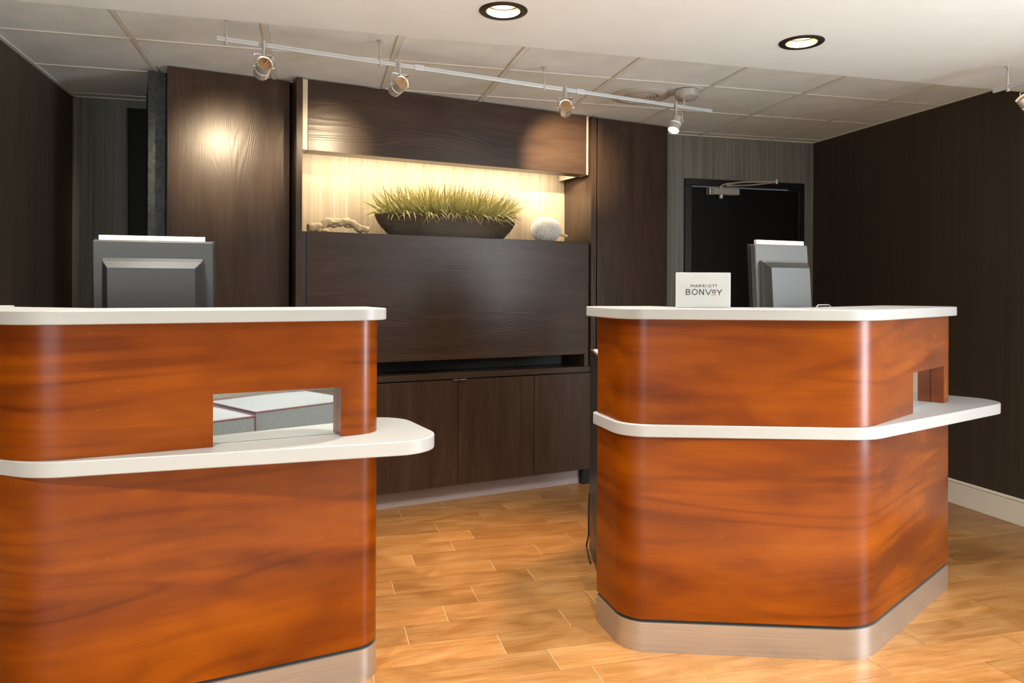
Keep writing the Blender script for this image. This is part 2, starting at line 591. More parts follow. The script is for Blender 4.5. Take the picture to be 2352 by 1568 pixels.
# walls
struct('wall_left', B(XL - T, XL, YS, YB, 0, ZC), 'wallpaper_dark_lit', 'dark brown wall at the left')
struct('wall_return', B(LX, XL - T, YS, YS + T, 0, ZC), 'lobby_brown')
bm = bmesh.new()
box(bm, XR, XR + T, 3.02, YB, 0, ZC)
struct('wall_right', bm, 'wallpaper_dark', 'dark brown wall at the right')
bm = bmesh.new()
DX0, DX1, DZ = 2.665, 3.645, 2.105
box(bm, XL - T, DX0, YB, YB + T, 0, ZC)
box(bm, DX1, XR + T, YB, YB + T, 0, ZC)
box(bm, DX0, DX1, YB, YB + T, DZ, ZC)
struct('wall_back', bm, 'wallpaper_grey', 'grey wall with fine vertical stripes')
# lobby shell behind the camera
bm = bmesh.new()
box(bm, XR, XR + T, LY, 3.02, 0, 0.28)
box(bm, XR, XR + T, LY, 3.02, 2.22, ZS)
box(bm, XR, XR + T, LY, 0.22, 0.28, 2.22)
box(bm, XR, XR + T, 1.18, 3.02, 0.28, 2.22)
struct('wall_lobby_right', bm, 'lobby_paint')
bm = bmesh.new()
box(bm, LX, XR + T, LY - T, LY, 0, 0.28)
box(bm, LX, XR + T, LY - T, LY, 2.28, ZS)
box(bm, LX, -4.4, LY - T, LY, 0.28, 2.28)
box(bm, -1.2, XR + T, LY - T, LY, 0.28, 2.28)
struct('wall_lobby_front', bm, 'lobby_paint')
struct('wall_lobby_left', B(LX - T, LX, LY, YS + T, 0, ZS), 'lobby_brown')

def window(idx, axis, fixed, a0, a1, z0, z1, bays):
    root = thing('window_%d' % idx, None, None, kind='structure')
    bm = bmesh.new()
    def bar(u0, u1, w0, w1):
        if axis == 'x':
            box(bm, fixed + 0.02, fixed + 0.09, u0, u1, w0, w1)
        else:
            box(bm, u0, u1, fixed - 0.09, fixed - 0.02, w0, w1)
    step = (a1 - a0) / bays
    for k in range(bays + 1):
        c_ = a0 + k * step
        bar(max(a0, c_ - 0.025), min(a1, c_ + 0.025), z0, z1)
    bar(a0, a1, z0, z0 + 0.05)
    bar(a0, a1, z1 - 0.05, z1)
    obj('window_frame', bm, 'frame_black', root)
    for k in range(bays):
        u0, u1 = a0 + k * step + 0.025, a0 + (k + 1) * step - 0.025
        if axis == 'x':
            obj('pane', B(fixed + 0.05, fixed + 0.056, u0, u1, z0 + 0.05, z1 - 0.05), 'pane_glass', root)
        else:
            obj('pane', B(u0, u1, fixed - 0.056, fixed - 0.05, z0 + 0.05, z1 - 0.05), 'pane_glass', root)
window(1, 'x', XR, 0.22, 1.18, 0.28, 2.22, 1)
window(2, 'y', LY, -4.4, -1.2, 0.28, 2.28, 3)  # unseen front window bays, added for the fill light

# baseboards
def baseboard(name, x0, x1, y0, y1, axis):
    root = thing(name, None, None, kind='structure')
    if axis == 'x':
        obj('board', B(x0, x1, y0, y1, 0, 0.125), 'baseboard_paint', root, bevel=0.002)
        obj('moulding', B(x0 + 0.004, x1, y0, y1, 0.127, 0.146), 'baseboard_paint', root, bevel=0.006, seg=3)
    else:
        obj('board', B(x0, x1, y0, y1, 0, 0.125), 'baseboard_paint', root, bevel=0.002)
        obj('moulding', B(x0, x1, y0 + 0.004, y1, 0.127, 0.146), 'baseboard_paint', root, bevel=0.006, seg=3)
baseboard('baseboard_right', XR - 0.016, XR - 0.001, 3.02, YB - 0.02, 'x')
baseboard('baseboard_back', 2.52, DX0 - 0.06, YB - 0.016, YB - 0.001, 'y')

# ceiling: tile grid over the desk area
ceiling = struct('ceiling', B(XL - T, XR + T, YS, YB + T, ZC + 0.022, ZC + 0.06), 'ceiling_tile_mat', 'suspended ceiling of square tiles')
gx = [XL] + [0.37 + 0.5985 * k for k in range(-3, 6) if XL + 0.1 < 0.37 + 0.5985 * k < XR - 0.1] + [XR]
gy = [YS + 0.03, 3.25, 3.82, 4.375, 4.95, YB]
tile_cache = {}
for i in range(len(gx) - 1):
    for j in range(len(gy) - 1):
        x0, x1, y0, y1 = gx[i] + 0.011, gx[i + 1] - 0.011, gy[j] + 0.011, gy[j + 1] - 0.011
        if y1 - y0 < 0.02:
            continue
        key = (round(x1 - x0, 3), round(y1 - y0, 3))
        if key not in tile_cache:
            bm = bmesh.new()
            box(bm, 0, x1 - x0, 0, y1 - y0, 0.008, 0.020)
            box(bm, 0.008, x1 - x0 - 0.008, 0.008, y1 - y0 - 0.008, 0.003, 0.008)
            me = bpy.data.meshes.new('ceiling_tile')
            bmesh.ops.recalc_face_normals(bm, faces=bm.faces[:])
            bm.to_mesh(me)
            bm.free()
            me.materials.append(MATS['ceiling_tile_mat'])
            tile_cache[key] = me
        o = bpy.data.objects.new('ceiling_tile', tile_cache[key])
        C.objects.link(o)
        o.parent = ceiling
        o.location = (x0, y0, ZC)
for x in gx[1:-1]:
    obj('grid_bar', B(x - 0.012, x + 0.012, YS + 0.03, YB, ZC - 0.001, ZC + 0.020), 'grid_white', ceiling)
for y in gy[1:-1]:
    for i in range(len(gx) - 1):
        obj('grid_bar', B(gx[i] + 0.013, gx[i + 1] - 0.013, y - 0.012, y + 0.012, ZC, ZC + 0.020), 'grid_white', ceiling)
obj('wall_angle', B(XL, XL + 0.02, YS + 0.03, YB, ZC - 0.002, ZC + 0.004), 'grid_white', ceiling)
obj('wall_angle', B(XR - 0.02, XR, YS + 0.03, YB, ZC - 0.002, ZC + 0.004), 'grid_white', ceiling)
obj('wall_angle', B(XL, XR, YB - 0.02, YB, ZC - 0.002, ZC + 0.004), 'grid_white', ceiling)

# soffit with round cut-outs for its recessed lights
DOWN = [(0.681, 2.745), (1.987, 2.753), (-0.65, 2.745), (0.681, 0.9), (1.987, 0.9), (-0.65, 0.9), (0.681, -0.95), (1.987, -0.95), (-0.65, -0.95)]
bm = bmesh.new()
box(bm, LX, XR + T, LY - T, YS, ZS, ZS + 0.20)
soffit = struct('ceiling_soffit', bm, 'soffit_paint', 'smooth white lowered ceiling over the lobby')
cut = bmesh.new()
for (x, y) in DOWN:
    lathe(cut, [(0.0745, ZS - 0.05), (0.0745, ZS + 0.12)], 40, cx=x, cy=y, cap0=True, cap1=True)
cutter = obj('cutter', cut, 'soffit_paint')
md = soffit.modifiers.new('holes', 'BOOLEAN')
md.operation = 'DIFFERENCE'
md.solver = 'EXACT'
md.object = cutter
dg = bpy.context.evaluated_depsgraph_get()
me2 = bpy.data.meshes.new_from_object(soffit.evaluated_get(dg))
soffit.modifiers.clear()
soffit.data = me2
bpy.data.objects.remove(cutter)

def downlight(x, y, label, power):
    t = thing('recessed_downlight', label, 'downlight', (x, y, ZS), group='recessed downlights in the white ceiling')
    bm = bmesh.new()
    lathe(bm, [(0.066, 0.010), (0.064, -0.003), (0.070, -0.006), (0.088, -0.005), (0.0925, -0.001), (0.0925, 0.0)], 40)
    obj('trim_ring', bm, 'trim_dark', t, smooth=40)
    bm = bmesh.new()
    lathe(bm, [(0.0655, 0.002), (0.063, 0.012), (0.064, 0.024), (0.060, 0.028), (0.058, 0.075), (0.050, 0.10)], 40, cap1=True)
    obj('reflector', bm, 'steel_inner', t, smooth=40)
    bm = bmesh.new()
    lathe(bm, [(0.0, 0.058), (0.030, 0.060), (0.040, 0.070), (0.040, 0.085)], 32)
    obj('lamp', bm, 'lamp_glow', t, smooth=40)
    d = bpy.data.lights.new('downlight_beam', 'SPOT')
    d.energy = power
    d.color = (1.0, 0.93, 0.82)
    d.spot_size = math.radians(124)
    d.spot_blend = 0.7
    d.shadow_soft_size = 0.04
    o = bpy.data.objects.new('downlight_beam', d)
    C.objects.link(o)
    o.parent = t
    o.location = (0, 0, 0.045)
    return t
downlight(*DOWN[0], 'recessed downlight in the white ceiling, nearer the middle of the photo', 115)
downlight(*DOWN[1], 'recessed downlight in the white ceiling, the right-hand one of two', 60)
downlight(*DOWN[2], 'recessed downlight above the left reception desk, outside the view', 115)
for k in range(3, 9):
    downlight(*DOWN[k], 'recessed downlight in the lobby ceiling outside the view', 215)

# ------------------------------------------------------------------ door in the back wall
d = thing('door_1', 'black door with a black frame and silver closer', None, (0, 0, 0), kind='structure')
y = YB
obj('door_frame', B(DX0 - 0.02, DX0 + 0.035, y - 0.02, y + T, 0, DZ - 0.036), 'frame_black', d, bevel=0.003)
obj('door_frame', B(DX1 - 0.035, DX1 + 0.02, y - 0.02, y + T, 0, DZ - 0.036), 'frame_black', d, bevel=0.003)
obj('door_frame', B(DX0 - 0.02, DX1 + 0.02, y - 0.02, y + T, DZ - 0.035, DZ + 0.012), 'frame_black', d, bevel=0.003)
obj('door_leaf', B(DX0 + 0.040, DX1 - 0.040, y + 0.022, y + 0.066, 0.008, DZ - 0.042), 'door_black', d, bevel=0.002)
for hz in (0.25, 1.02, 1.79):
    h = obj('hinge', tube(bmesh.new(), [(DX0 + 0.042, y + 0.014, hz), (DX0 + 0.042, y + 0.014, hz + 0.12)], 0.008, 10), 'frame_black', d, smooth=40)
    for k in range(4):
        obj('knuckle_ring', tube(bmesh.new(), [(DX0 + 0.042, y + 0.014, hz + 0.022 + 0.025 * k), (DX0 + 0.042, y + 0.014, hz + 0.025 + 0.025 * k)], 0.0085, 8), 'closer_grey', h)
cl = obj('door_closer', B(2.872, 3.085, y - 0.040, y + 0.020, 2.005, 2.052), 'closer_grey', d, bevel=0.003)
for k in range(4):
    obj('closer_rib', B(2.874, 3.083, y - 0.0425, y - 0.040, 2.009 + 0.0105 * k, 2.0155 + 0.0105 * k), 'closer_grey', cl)
obj('closer_end_cap', B(2.832, 2.870, y - 0.043, y + 0.020, 2.000, 2.056), 'nickel', cl, bevel=0.008, seg=3)
for zz in (2.016, 2.036):
    obj('screw', tube(bmesh.new(), [(2.850, y - 0.0455, zz), (2.850, y - 0.042, zz)], 0.006, 8), 'frame_black', cl)
bm = bmesh.new()
lathe(bm, [(0.016, 2.005), (0.017, 1.985), (0.013, 1.977), (0.0, 1.975)], 16, cx=2.945, cy=y - 0.012)
obj('closer_knob', bm, 'nickel', cl, smooth=40)
bm = bmesh.new()
lathe(bm, [(0.013, 2.052), (0.013, 2.064), (0.0, 2.066)], 16, cx=2.945, cy=y - 0.012)
obj('closer_pinion', bm, 'nickel', cl, smooth=40)
obj('closer_arm', tube(bmesh.new(), [(2.935, y - 0.012, 2.068), (2.965, y - 0.04, 2.084), (3.05, y - 0.15, 2.086), (3.20, y - 0.34, 2.070)], 0.0065, 8), 'nickel', cl, smooth=40)
obj('closer_link', tube(bmesh.new(), [(3.20, y - 0.34, 2.066), (3.10, y - 0.18, 2.062), (3.02, y - 0.015, 2.075)], 0.006, 8), 'closer_grey', cl, smooth=40)
obj('closer_bracket', B(2.98, 3.06, y - 0.028, y - 0.019, 2.070, 2.085), 'closer_grey', cl, bevel=0.002)
obj('closer_elbow', tube(bmesh.new(), [(3.20, y - 0.34, 2.052), (3.20, y - 0.34, 2.084)], 0.010, 10), 'nickel', cl, smooth=40)

# ------------------------------------------------------------------ back cabinet wall, turned 12.4 degrees
CO, CA = (-0.0492, 4.2605), math.radians(12.4)
def cab(name, label, cat):
    return thing(name, label, cat, (CO[0], CO[1], 0), CA)
def cab_world(s, q, z):
    return Vector((CO[0] + s * math.cos(CA) - q * math.sin(CA), CO[1] + s * math.sin(CA) + q * math.cos(CA), z))
E = 0.0015
col = cab('wood_column', 'tall dark-stained wood column panel left of the lit niche', 'column')
obj('front_panel', B(-0.697, -0.078, 0.095, 0.238, 0.0, ZC - 0.004), 'oak_vertical', col, bevel=E)
bm = bmesh.new()
prism(bm, [(-0.783, 0.24), (-0.080, 0.24), (-0.080, 0.78), (-0.783, 0.93)], 0.0, ZC - 0.004)
obj('column_body', bm, 'black_recess', col)
obj('side_strip', B(-0.785, -0.700, 0.232, 0.2395, 0.0, ZC - 0.005), 'blue_sheen_strip', col, bevel=E)

bp = thing('black_wall_panel', 'tall black panel on the back wall, half hidden by the wood column', 'panel', (-1.115, YB, 0))
obj('panel', B(0.0, 0.42, -0.030, -0.001, 0.0, 2.385), 'door_black', bp, bevel=0.002)
obj('edge_strip', B(-0.012, -0.001, -0.034, -0.001, 0.0, 2.385), 'frame_black', bp)

dc = cab('display_cabinet', 'dark wood wall cabinet with a lit open niche holding decorations', 'cabinet')
obj('side_panel', B(-0.064, -0.031, -0.018, 0.34, 0.0, ZC - 0.004), 'oak_vertical', dc, bevel=E)
obj('side_panel', B(1.856, 1.897, 0.0, 0.34, 0.0, ZC - 0.004), 'oak_vertical', dc, bevel=E)
obj('fascia_panel', B(0.001, 1.816, 0.0, 0.117, 2.045, ZC - 0.004), 'oak_horizontal', dc, bevel=E)
obj('edge_trim', B(-0.029, -0.001, -0.006, 0.10, 2.045, ZC - 0.006), 'pale_edge', dc, bevel=E)
obj('edge_trim', B(1.818, 1.833, 0.002, 0.10, 2.045, ZC - 0.006), 'pale_edge', dc, bevel=E)
obj('niche_top', B(-0.030, 1.855, 0.118, 0.34, 2.30, 2.32), 'pale_edge', dc)
obj('niche_end_plate', B(1.806, 1.820, 0.118, 0.335, 2.045, 2.299), 'pale_edge', dc)
obj('niche_back', B(-0.030, 1.855, 0.345, 0.36, 0.90, 2.32), 'wallpaper_niche_lit', dc)
obj('niche_shelf', B(-0.030, 1.855, 0.042, 0.344, 1.565, 1.600), 'oak_horizontal', dc)
obj('front_panel', B(-0.004, 1.836, 0.0, 0.041, 0.860, 1.600), 'oak_horizontal', dc, bevel=E)
obj('filler_strip', B(-0.030, -0.006, 0.004, 0.041, 0.860, 1.598), 'grey_oak_side', dc)
obj('filler_strip', B(1.838, 1.855, 0.020, 0.041, 0.745, 1.598), 'black_recess', dc)
obj('slot_back', B(-0.030, 1.806, 0.20, 0.22, 0.780, 0.860), 'black_recess', dc)
obj('slot_end', B(1.807, 1.837, 0.002, 0.20, 0.780, 0.859), 'oak_vertical', dc)
obj('counter_rail', B(-0.030, 1.848, -0.004, 0.34, 0.744, 0.779), 'oak_horizontal', dc, bevel=E)
obj('light_strip', B(0.05, 1.75, 0.122, 0.150, 2.105, 2.125), 'led_glow', dc)
al = bpy.data.lights.new('niche_light', 'AREA')
al.shape = 'RECTANGLE'
al.size, al.size_y = 1.70, 0.05
al.energy = 9
al.color = (1.0, 0.84, 0.60)
ao = bpy.data.objects.new('niche_light', al)
C.objects.link(ao)
ao.parent = dc
ao.location = (0.9, 0.165, 2.098)
ao.rotation_euler = Vector((0, 0.15, -1)).to_track_quat('-Z', 'Y').to_euler()

bc = cab('base_cabinet', 'low dark wood base cabinet with flat doors and grey toe kick', 'cabinet')
obj('carcass', B(-0.030, 1.852, 0.022, 0.34, 0.100, 0.743), 'black_recess', bc)
seams = [-0.028, 0.377, 0.905, 1.431, 1.856]
doors = []
for a_, c_ in zip(seams, seams[1:]):
    doors.append(obj('door', B(a_ + 0.002, c_ - 0.002, -0.002, 0.020, 0.100, 0.736), 'oak_vertical', bc, bevel=E))
obj('handle', B(0.872, 0.899, -0.022, 0.004, 0.7365, 0.7395), 'nickel', doors[1])
obj('handle', B(0.911, 0.952, -0.022, 0.004, 0.7365, 0.7395), 'nickel', doors[2])
obj('toe_kick', B(-0.030, 1.800, 0.050, 0.062, 0.0, 0.099), 'kick_grey', bc)
obj('foot_panel', B(1.802, 1.854, 0.004, 0.30, 0.0, 0.099), 'black_recess', bc)

rp = cab('wood_wall_panel', 'dark wood wall panel between the niche cabinet and the black door', 'panel')
obj('front_panel', B(1.914, 2.503, 0.015, 0.040, 0.0, ZC - 0.004), 'oak_vertical', rp, bevel=E)
obj('panel_body', B(1.920, 2.490, 0.041, 0.17, 0.0, ZC - 0.006), 'black_recess', rp)

# ------------------------------------------------------------------ niche decorations (on the shelf at z 1.600)
SH = 1.6005
# oval planter with artificial grass
pc = cab_world(0.905, 0.175, SH)
pt = thing('grass_planter', 'long oval woven planter full of spiky artificial grass in the niche', 'plant', pc, CA)
bm = bmesh.new()
prof = [(0.0, 0.0)]
nr = 17
for k in range(nr * 4 + 1):
    f_ = k / (nr * 4)
    r_ = 0.375 + 0.095 * math.sin(f_ * PI / 2 * 0.95)
    prof.append((r_ + 0.0035 * math.cos(k * PI / 2), 0.004 + f_ * 0.128))
prof += [(0.462, 0.134), (0.452, 0.130), (0.440, 0.105)]
lathe(bm, prof, 64, 1.0, 0.30)
obj('planter_bowl', bm, 'woven_planter', pt, smooth=60)
bm = bmesh.new()
lathe(bm, [(0.0, 0.112), (0.443, 0.108)], 48, 1.0, 0.29)
obj('soil_top', bm, 'soil', pt)
bm = bmesh.new()
uvl = bm.loops.layers.uv.verify()
rnd = random.Random(11)
for i in range(1500):
    a_ = rnd.uniform(0, 2 * PI)
    rr = math.sqrt(rnd.random())
    bx, by = 0.415 * rr * math.cos(a_), 0.110 * rr * math.sin(a_)
    edge = abs(bx) / 0.42
    dirx = bx / 0.42 * rnd.uniform(0.55, 1.65) + rnd.gauss(0, 0.48)
    diry = by / 0.11 * rnd.uniform(0.3, 0.8) + rnd.gauss(0, 0.28)
    ln = rnd.uniform(0.13, 0.26) * (1.0 - 0.12 * edge)
    droop = rnd.uniform(0.05, 0.5) * (0.5 + edge)
    front = by < -0.05 and rnd.random() < 0.12
    if front or (edge > 0.8 and rnd.random() < 0.35):
        droop = rnd.uniform(1.3, 2.4)
        ln = rnd.uniform(0.12, 0.20)
    if i % 14 == 0:
        front = True
        droop = rnd.uniform(1.6, 2.6)
        ln = rnd.uniform(0.13, 0.22)
        bx = rnd.uniform(-0.40, 0.40)
        by = -0.108 * math.sqrt(max(0.0, 1 - (bx / 0.42) ** 2))
        dirx, diry = rnd.gauss(bx, 0.9), -rnd.uniform(1.2, 2.2)
    wd = rnd.uniform(0.0028, 0.0060)
    d3 = Vector((dirx * 0.75, diry * 0.7, 1.0)).normalized()
    p = Vector((bx, by, 0.108))
    side = d3.cross(Vector((0, -1, 0.2))).normalized() * wd
    tw = rnd.uniform(-0.6, 0.6)
    side = Matrix.Rotation(tw, 3, d3) @ side
    segs = 5
    prev = None
    uu = rnd.random()
    for k in range(segs + 1):
        f_ = k / segs
        ww = 1.0 - f_ ** 2.2
        if p.y > 0.155:
            p.y = 0.155
        if p.z < 0.006:
            p.z = 0.006
        if prev is not None and False:
            pass
        l_ = bm.verts.new(p - side * ww)
        r_ = bm.verts.new(p + side * ww + Vector((0, 0, 0.0001)))
        if prev is not None:
            f = bm.faces.new((prev[0], prev[1], r_, l_))
            for lp, t_ in zip(f.loops, (f_ - 1 / segs, f_ - 1 / segs, f_, f_)):
                lp[uvl].uv = (uu, t_)
        prev = (l_, r_)
        p = p + d3 * (ln / segs)
        horiz = Vector((d3.x, d3.y, 0))
        d3 = (d3 + Vector((0, 0, -droop / segs)) + horiz * (0.25 * droop / segs)).normalized()
go = obj('grass', bm, 'grass_mat', pt)
tag(go, 'yellow-green artificial grass blades', kind='stuff')

# driftwood branch
dw = thing('driftwood_branch', 'pale twisted driftwood branch at the left end of the lit niche', 'driftwood', cab_world(0.21, 0.15, SH + 0.004), CA)
rnd = random.Random(4)
def weather(bm):
    bm.normal_update()
    mv = []
    for v in bm.verts:
        c = v.co
        a_ = mnoise.noise(Vector((c.x * 34, c.y * 60, c.z * 60)))
        g_ = mnoise.noise(Vector((c.x * 12 + 7, c.y * 150, c.z * 150)))
        mv.append((v, v.normal * (0.0065 * a_ + 0.0045 * min(0.0, g_))))
    for v, d_ in mv:
        v.co += d_
def gnarl(path_, r0, r1, n, seed):
    rn = random.Random(seed)
    ph = [rn.uniform(0, 6.28) for _ in range(6)]
    n = n * 2
    pts, rad = [], []
    def cr(a_, b_, c_, d_, f_):
        return 0.5 * ((2 * b_) + (c_ - a_) * f_ + (2 * a_ - 5 * b_ + 4 * c_ - d_) * f_ ** 2 + (3 * b_ - a_ - 3 * c_ + d_) * f_ ** 3)
    P_ = [Vector(q) for q in path_]
    for k in range(n + 1):
        t_ = k / n * (len(P_) - 1)
        i = min(int(t_), len(P_) - 2)
        f_ = t_ - i
        p = cr(P_[max(i - 1, 0)], P_[i], P_[i + 1], P_[min(i + 2, len(P_) - 1)], f_)
        u_ = k / n
        p = p + Vector((0, 0.004 * math.sin(19 * u_ + ph[0]), 0.0035 * math.sin(24 * u_ + ph[1]) + 0.002 * math.sin(47 * u_ + ph[4])))
        pts.append(p)
        rad.append((r0 + (r1 - r0) * u_) * (1 + 0.13 * math.sin(27 * u_ + ph[2]) + 0.10 * math.sin(55 * u_ + ph[3])))
    return pts, rad
bm = bmesh.new()
p_, r_ = gnarl([(-0.175, -0.03, 0.026), (-0.12, -0.02, 0.034), (-0.07, 0.0, 0.060), (0.0, 0.005, 0.070), (0.07, 0.0, 0.066), (0.12, -0.01, 0.038), (0.175, -0.015, 0.024)], 0.023, 0.019, 34, 5)
tube(bm, p_, r_, 18)
weather(bm)
obj('branch', bm, 'driftwood_mat', dw, smooth=70)
bm = bmesh.new()
p_, r_ = gnarl([(-0.12, 0.01, 0.022), (-0.06, 0.02, 0.050), (0.02, 0.022, 0.055), (0.09, 0.015, 0.050), (0.14, 0.008, 0.012)], 0.017, 0.014, 26, 9)
tube(bm, p_, r_, 18)
weather(bm)
obj('branch', bm, 'driftwood_mat', dw, smooth=70)
bm = bmesh.new()
p_, r_ = gnarl([(-0.14, -0.02, 0.012), (-0.09, -0.03, 0.012), (-0.07, -0.03, 0.013)], 0.011, 0.009, 8, 2)
tube(bm, p_, r_, 14)
weather(bm)
obj('side_stub', bm, 'driftwood_mat', dw, smooth=70)
obj('cut_end', tube(bmesh.new(), [(-0.181, -0.031, 0.026), (-0.176, -0.030, 0.026)], 0.021, 14), 'stem_tan', dw)

# spiky white fruit ornament
du = thing('spiky_fruit_ornament', 'white spiky round fruit ornament with short stem in the lit niche', 'ornament', cab_world(1.590, 0.14, SH), CA)
bm = bmesh.new()
lathe(bm, [(0.0, 0.004)] + [(0.090 * math.sin(PI * k / 20), 0.080 - 0.074 * math.cos(PI * k / 20)) for k in range(1, 20)] + [(0.0, 0.154)], 32, 1.03, 0.93)
obj('fruit_body', bm, 'coral_white', du, smooth=60)
bm = bmesh.new()
NS = 520
for k in range(NS):
    zz = 1 - 2 * (k + 0.5) / NS
    if zz < -0.93:
        continue
    ph = k * PI * (3 - math.sqrt(5))
    rr = math.sqrt(1 - zz * zz)
    nrm = Vector((rr * math.cos(ph), rr * math.sin(ph), zz))
    base = Vector((0.094 * nrm.x, 0.085 * nrm.y, 0.080 + 0.074 * nrm.z))
    nn_ = Vector((nrm.x / 0.094, nrm.y / 0.085, nrm.z / 0.074)).normalized()
    t1 = nn_.orthogonal().normalized()
    t2 = nn_.cross(t1)
    tip = base + nn_ * 0.0150
    tip.z = max(tip.z, 0.001)
    ring = [bm.verts.new(base + (t1 * math.cos(a_) + t2 * math.sin(a_)) * 0.0058) for a_ in [2 * PI * q / 5 for q in range(5)]]
    ring2 = [bm.verts.new(base.lerp(tip, 0.75) + (t1 * math.cos(a_) + t2 * math.sin(a_)) * 0.0030) for a_ in [2 * PI * q / 5 for q in range(5)]]
    tv = bm.verts.new(tip)
    for q in range(5):
        bm.faces.new((ring[q], ring[(q + 1) % 5], ring2[(q + 1) % 5], ring2[q]))
        bm.faces.new((ring2[q], ring2[(q + 1) % 5], tv))
so = obj('spikes', bm, 'coral_white', du, smooth=80)
so['kind'] = 'stuff'
obj('stem', tube(bmesh.new(), [(0.085, -0.03, 0.055), (0.115, -0.035, 0.046), (0.140, -0.04, 0.040)], [0.011, 0.0095, 0.011], 12), 'stem_tan', du, smooth=40)

# ------------------------------------------------------------------ reception desks (one plan, set twice)
A1 = math.radians(131.24)
V01 = (0.833 * math.cos(A1), 0.833 * math.sin(A1))
A0 = math.radians(61.2)
F0E = (V01[0] + 0.255 * math.cos(A0), V01[1] + 0.255 * math.sin(A0))
PATH = [F0E, V01, (0.0, 0.0), (0.985, 0.0), (0.985, 0.46)]
RAD = [0, 0.115, 0.20, 0.085, 0]
def path(d_):
    return fillet(offset(PATH, d_), [0, RAD[1] + d_, RAD[2] + d_, RAD[3] + d_, 0])
def strip(bm, d_out, d_in, z0, z1, extend=0.0):
    o_ = path(d_out)
    i_ = fillet(offset(PATH, -d_in), [0, max(0.02, RAD[1] - d_in), max(0.02, RAD[2] - d_in), max(0.012, RAD[3] - d_in), 0])
    prism(bm, o_ + list(reversed(i_)), z0, z1)
    return bm
def split_path(d_):
    p = fillet(offset(PATH, d_), [0, max(0.012, RAD[1] + d_), max(0.012, RAD[2] + d_), max(0.012, RAD[3] + d_), 0])
    mid = 1 + 11 + 11                      # first end, two filleted corners
    return p[:mid], p[mid:]

def desk(loc, rot, label, mats):
    t = thing('reception_desk', label, 'desk', (loc[0], loc[1], 0), rot, 'reception desks')
    obj('steel_base', strip(bmesh.new(), 0.0, 0.03, 0.0, 0.105), 'brushed_steel', t, smooth=35)
    obj('shadow_gap', strip(bmesh.new(), -0.008, 0.03, 0.105, 0.117), 'black_recess', t, smooth=35)
    obj('lower_panel', strip(bmesh.new(), 0.0, 0.03, 0.117, 0.762), mats[1], t, smooth=35)
    # upper panel with the slot cut through it
    TH = 0.05
    S0, S1, SZ = 0.462, 0.845, 0.964
    oa, oc = split_path(0.0)
    ia, ic = split_path(-TH)
    bm = bmesh.new()
    o_a = oa + [(S0, 0.0)]
    prism(bm, o_a + [(S0, TH)] + list(reversed(ia)), 0.807, 1.177, S0 - plen(o_a))
    prism(bm, [(S0, 0.0), (S1, 0.0), (S1, TH), (S0, TH)], SZ, 1.177, S0)
    prism(bm, [(S1, 0.0)] + oc + list(reversed(ic)) + [(S1, TH)], 0.807, 1.177, S1)
    obj('upper_panel', bm, mats[0], t, smooth=35)
    obj('slot_mirror', B(S0 - 0.03, S1 + 0.02, TH + 0.001, TH + 0.007, 0.8075, SZ + 0.03), 'mirror_mat', t)
    # counter tops
    o_ = fillet(offset(PATH, 0.030), [0, 0.14, 0.18, 0.12, 0])
    i_ = offset(PATH, -0.30)
    # rounded ends past the panels
    e0 = Vector((math.cos(A0), math.sin(A0))) * 0.12
    oa_ = Vector(o_[0]) + e0
    ia_ = Vector(i_[0]) + e0
    pts = fillet([tuple(oa_)] + offset(PATH, 0.030)[1:4] + [(1.015, 0.30)] + [i_[2], i_[1]] + [tuple(ia_)],
                 [0.09, 0.145, 0.23, 0.115, 0.03, 0.05, 0.05, 0.05], closed=True)
    obj('counter_top', prism(bmesh.new(), pts, 1.1775, 1.2155), 'solid_surface', t, smooth=35, bevel=0.003)
    po = offset(PATH, 0.016)
    e1 = Vector((math.cos(A0), math.sin(A0))) * 0.030
    raw = [tuple(Vector(po[0]) + e1), po[1], (0.012, -0.012), (1.142, -0.192), (1.142, 0.31), (0.90, 0.31), (0.16, 0.31), (-0.36, 0.74), tuple(Vector(offset(PATH, -0.06)[0]) + e1)]
    pts = fillet(raw, [0.03, 0.13, 0.21, 0.135, 0.135, 0.02, 0.02, 0.02, 0.03], closed=True)
    obj('transaction_shelf', prism(bmesh.new(), pts, 0.7625, 0.8065), 'solid_surface', t, smooth=35, bevel=0.003)
    # staff-side work counter and its supporting panel
    wc = [(-0.415, 0.80), (0.215, 1.42), (0.68, 1.42), (0.92, 0.62), (0.92, 0.062), (0.03, 0.062), (-0.47, 0.64)]
    obj('work_counter', prism(bmesh.new(), wc, 0.950, 0.985), 'work_counter_dark', t, bevel=0.002)
    sp_ = [(-0.30, 0.84), (0.215, 1.37), (0.185, 1.395), (-0.33, 0.865)]
    obj('work_counter_leg', prism(bmesh.new(), sp_, 0.0, 0.949), 'grey_oak_side', t, bevel=0.002)
    return t
RD = ((1.8468, 2.1843), math.radians(29.66))
LD = ((-0.7459, 2.2733), math.radians(12.5))
rd = desk(RD[0], RD[1], 'cherry-wood reception desk with the white logo sign on its counter', ('cherry_upper', 'cherry_lower'))
ld = desk(LD[0], LD[1], 'cherry-wood reception desk whose slot mirror shows grey cushions', ('cherry_upper_b', 'cherry_lower_b'))
def dl(D, x, y):
    return (D[0][0] + x * math.cos(D[1]) - y * math.sin(D[1]), D[0][1] + x * math.sin(D[1]) + y * math.cos(D[1]))
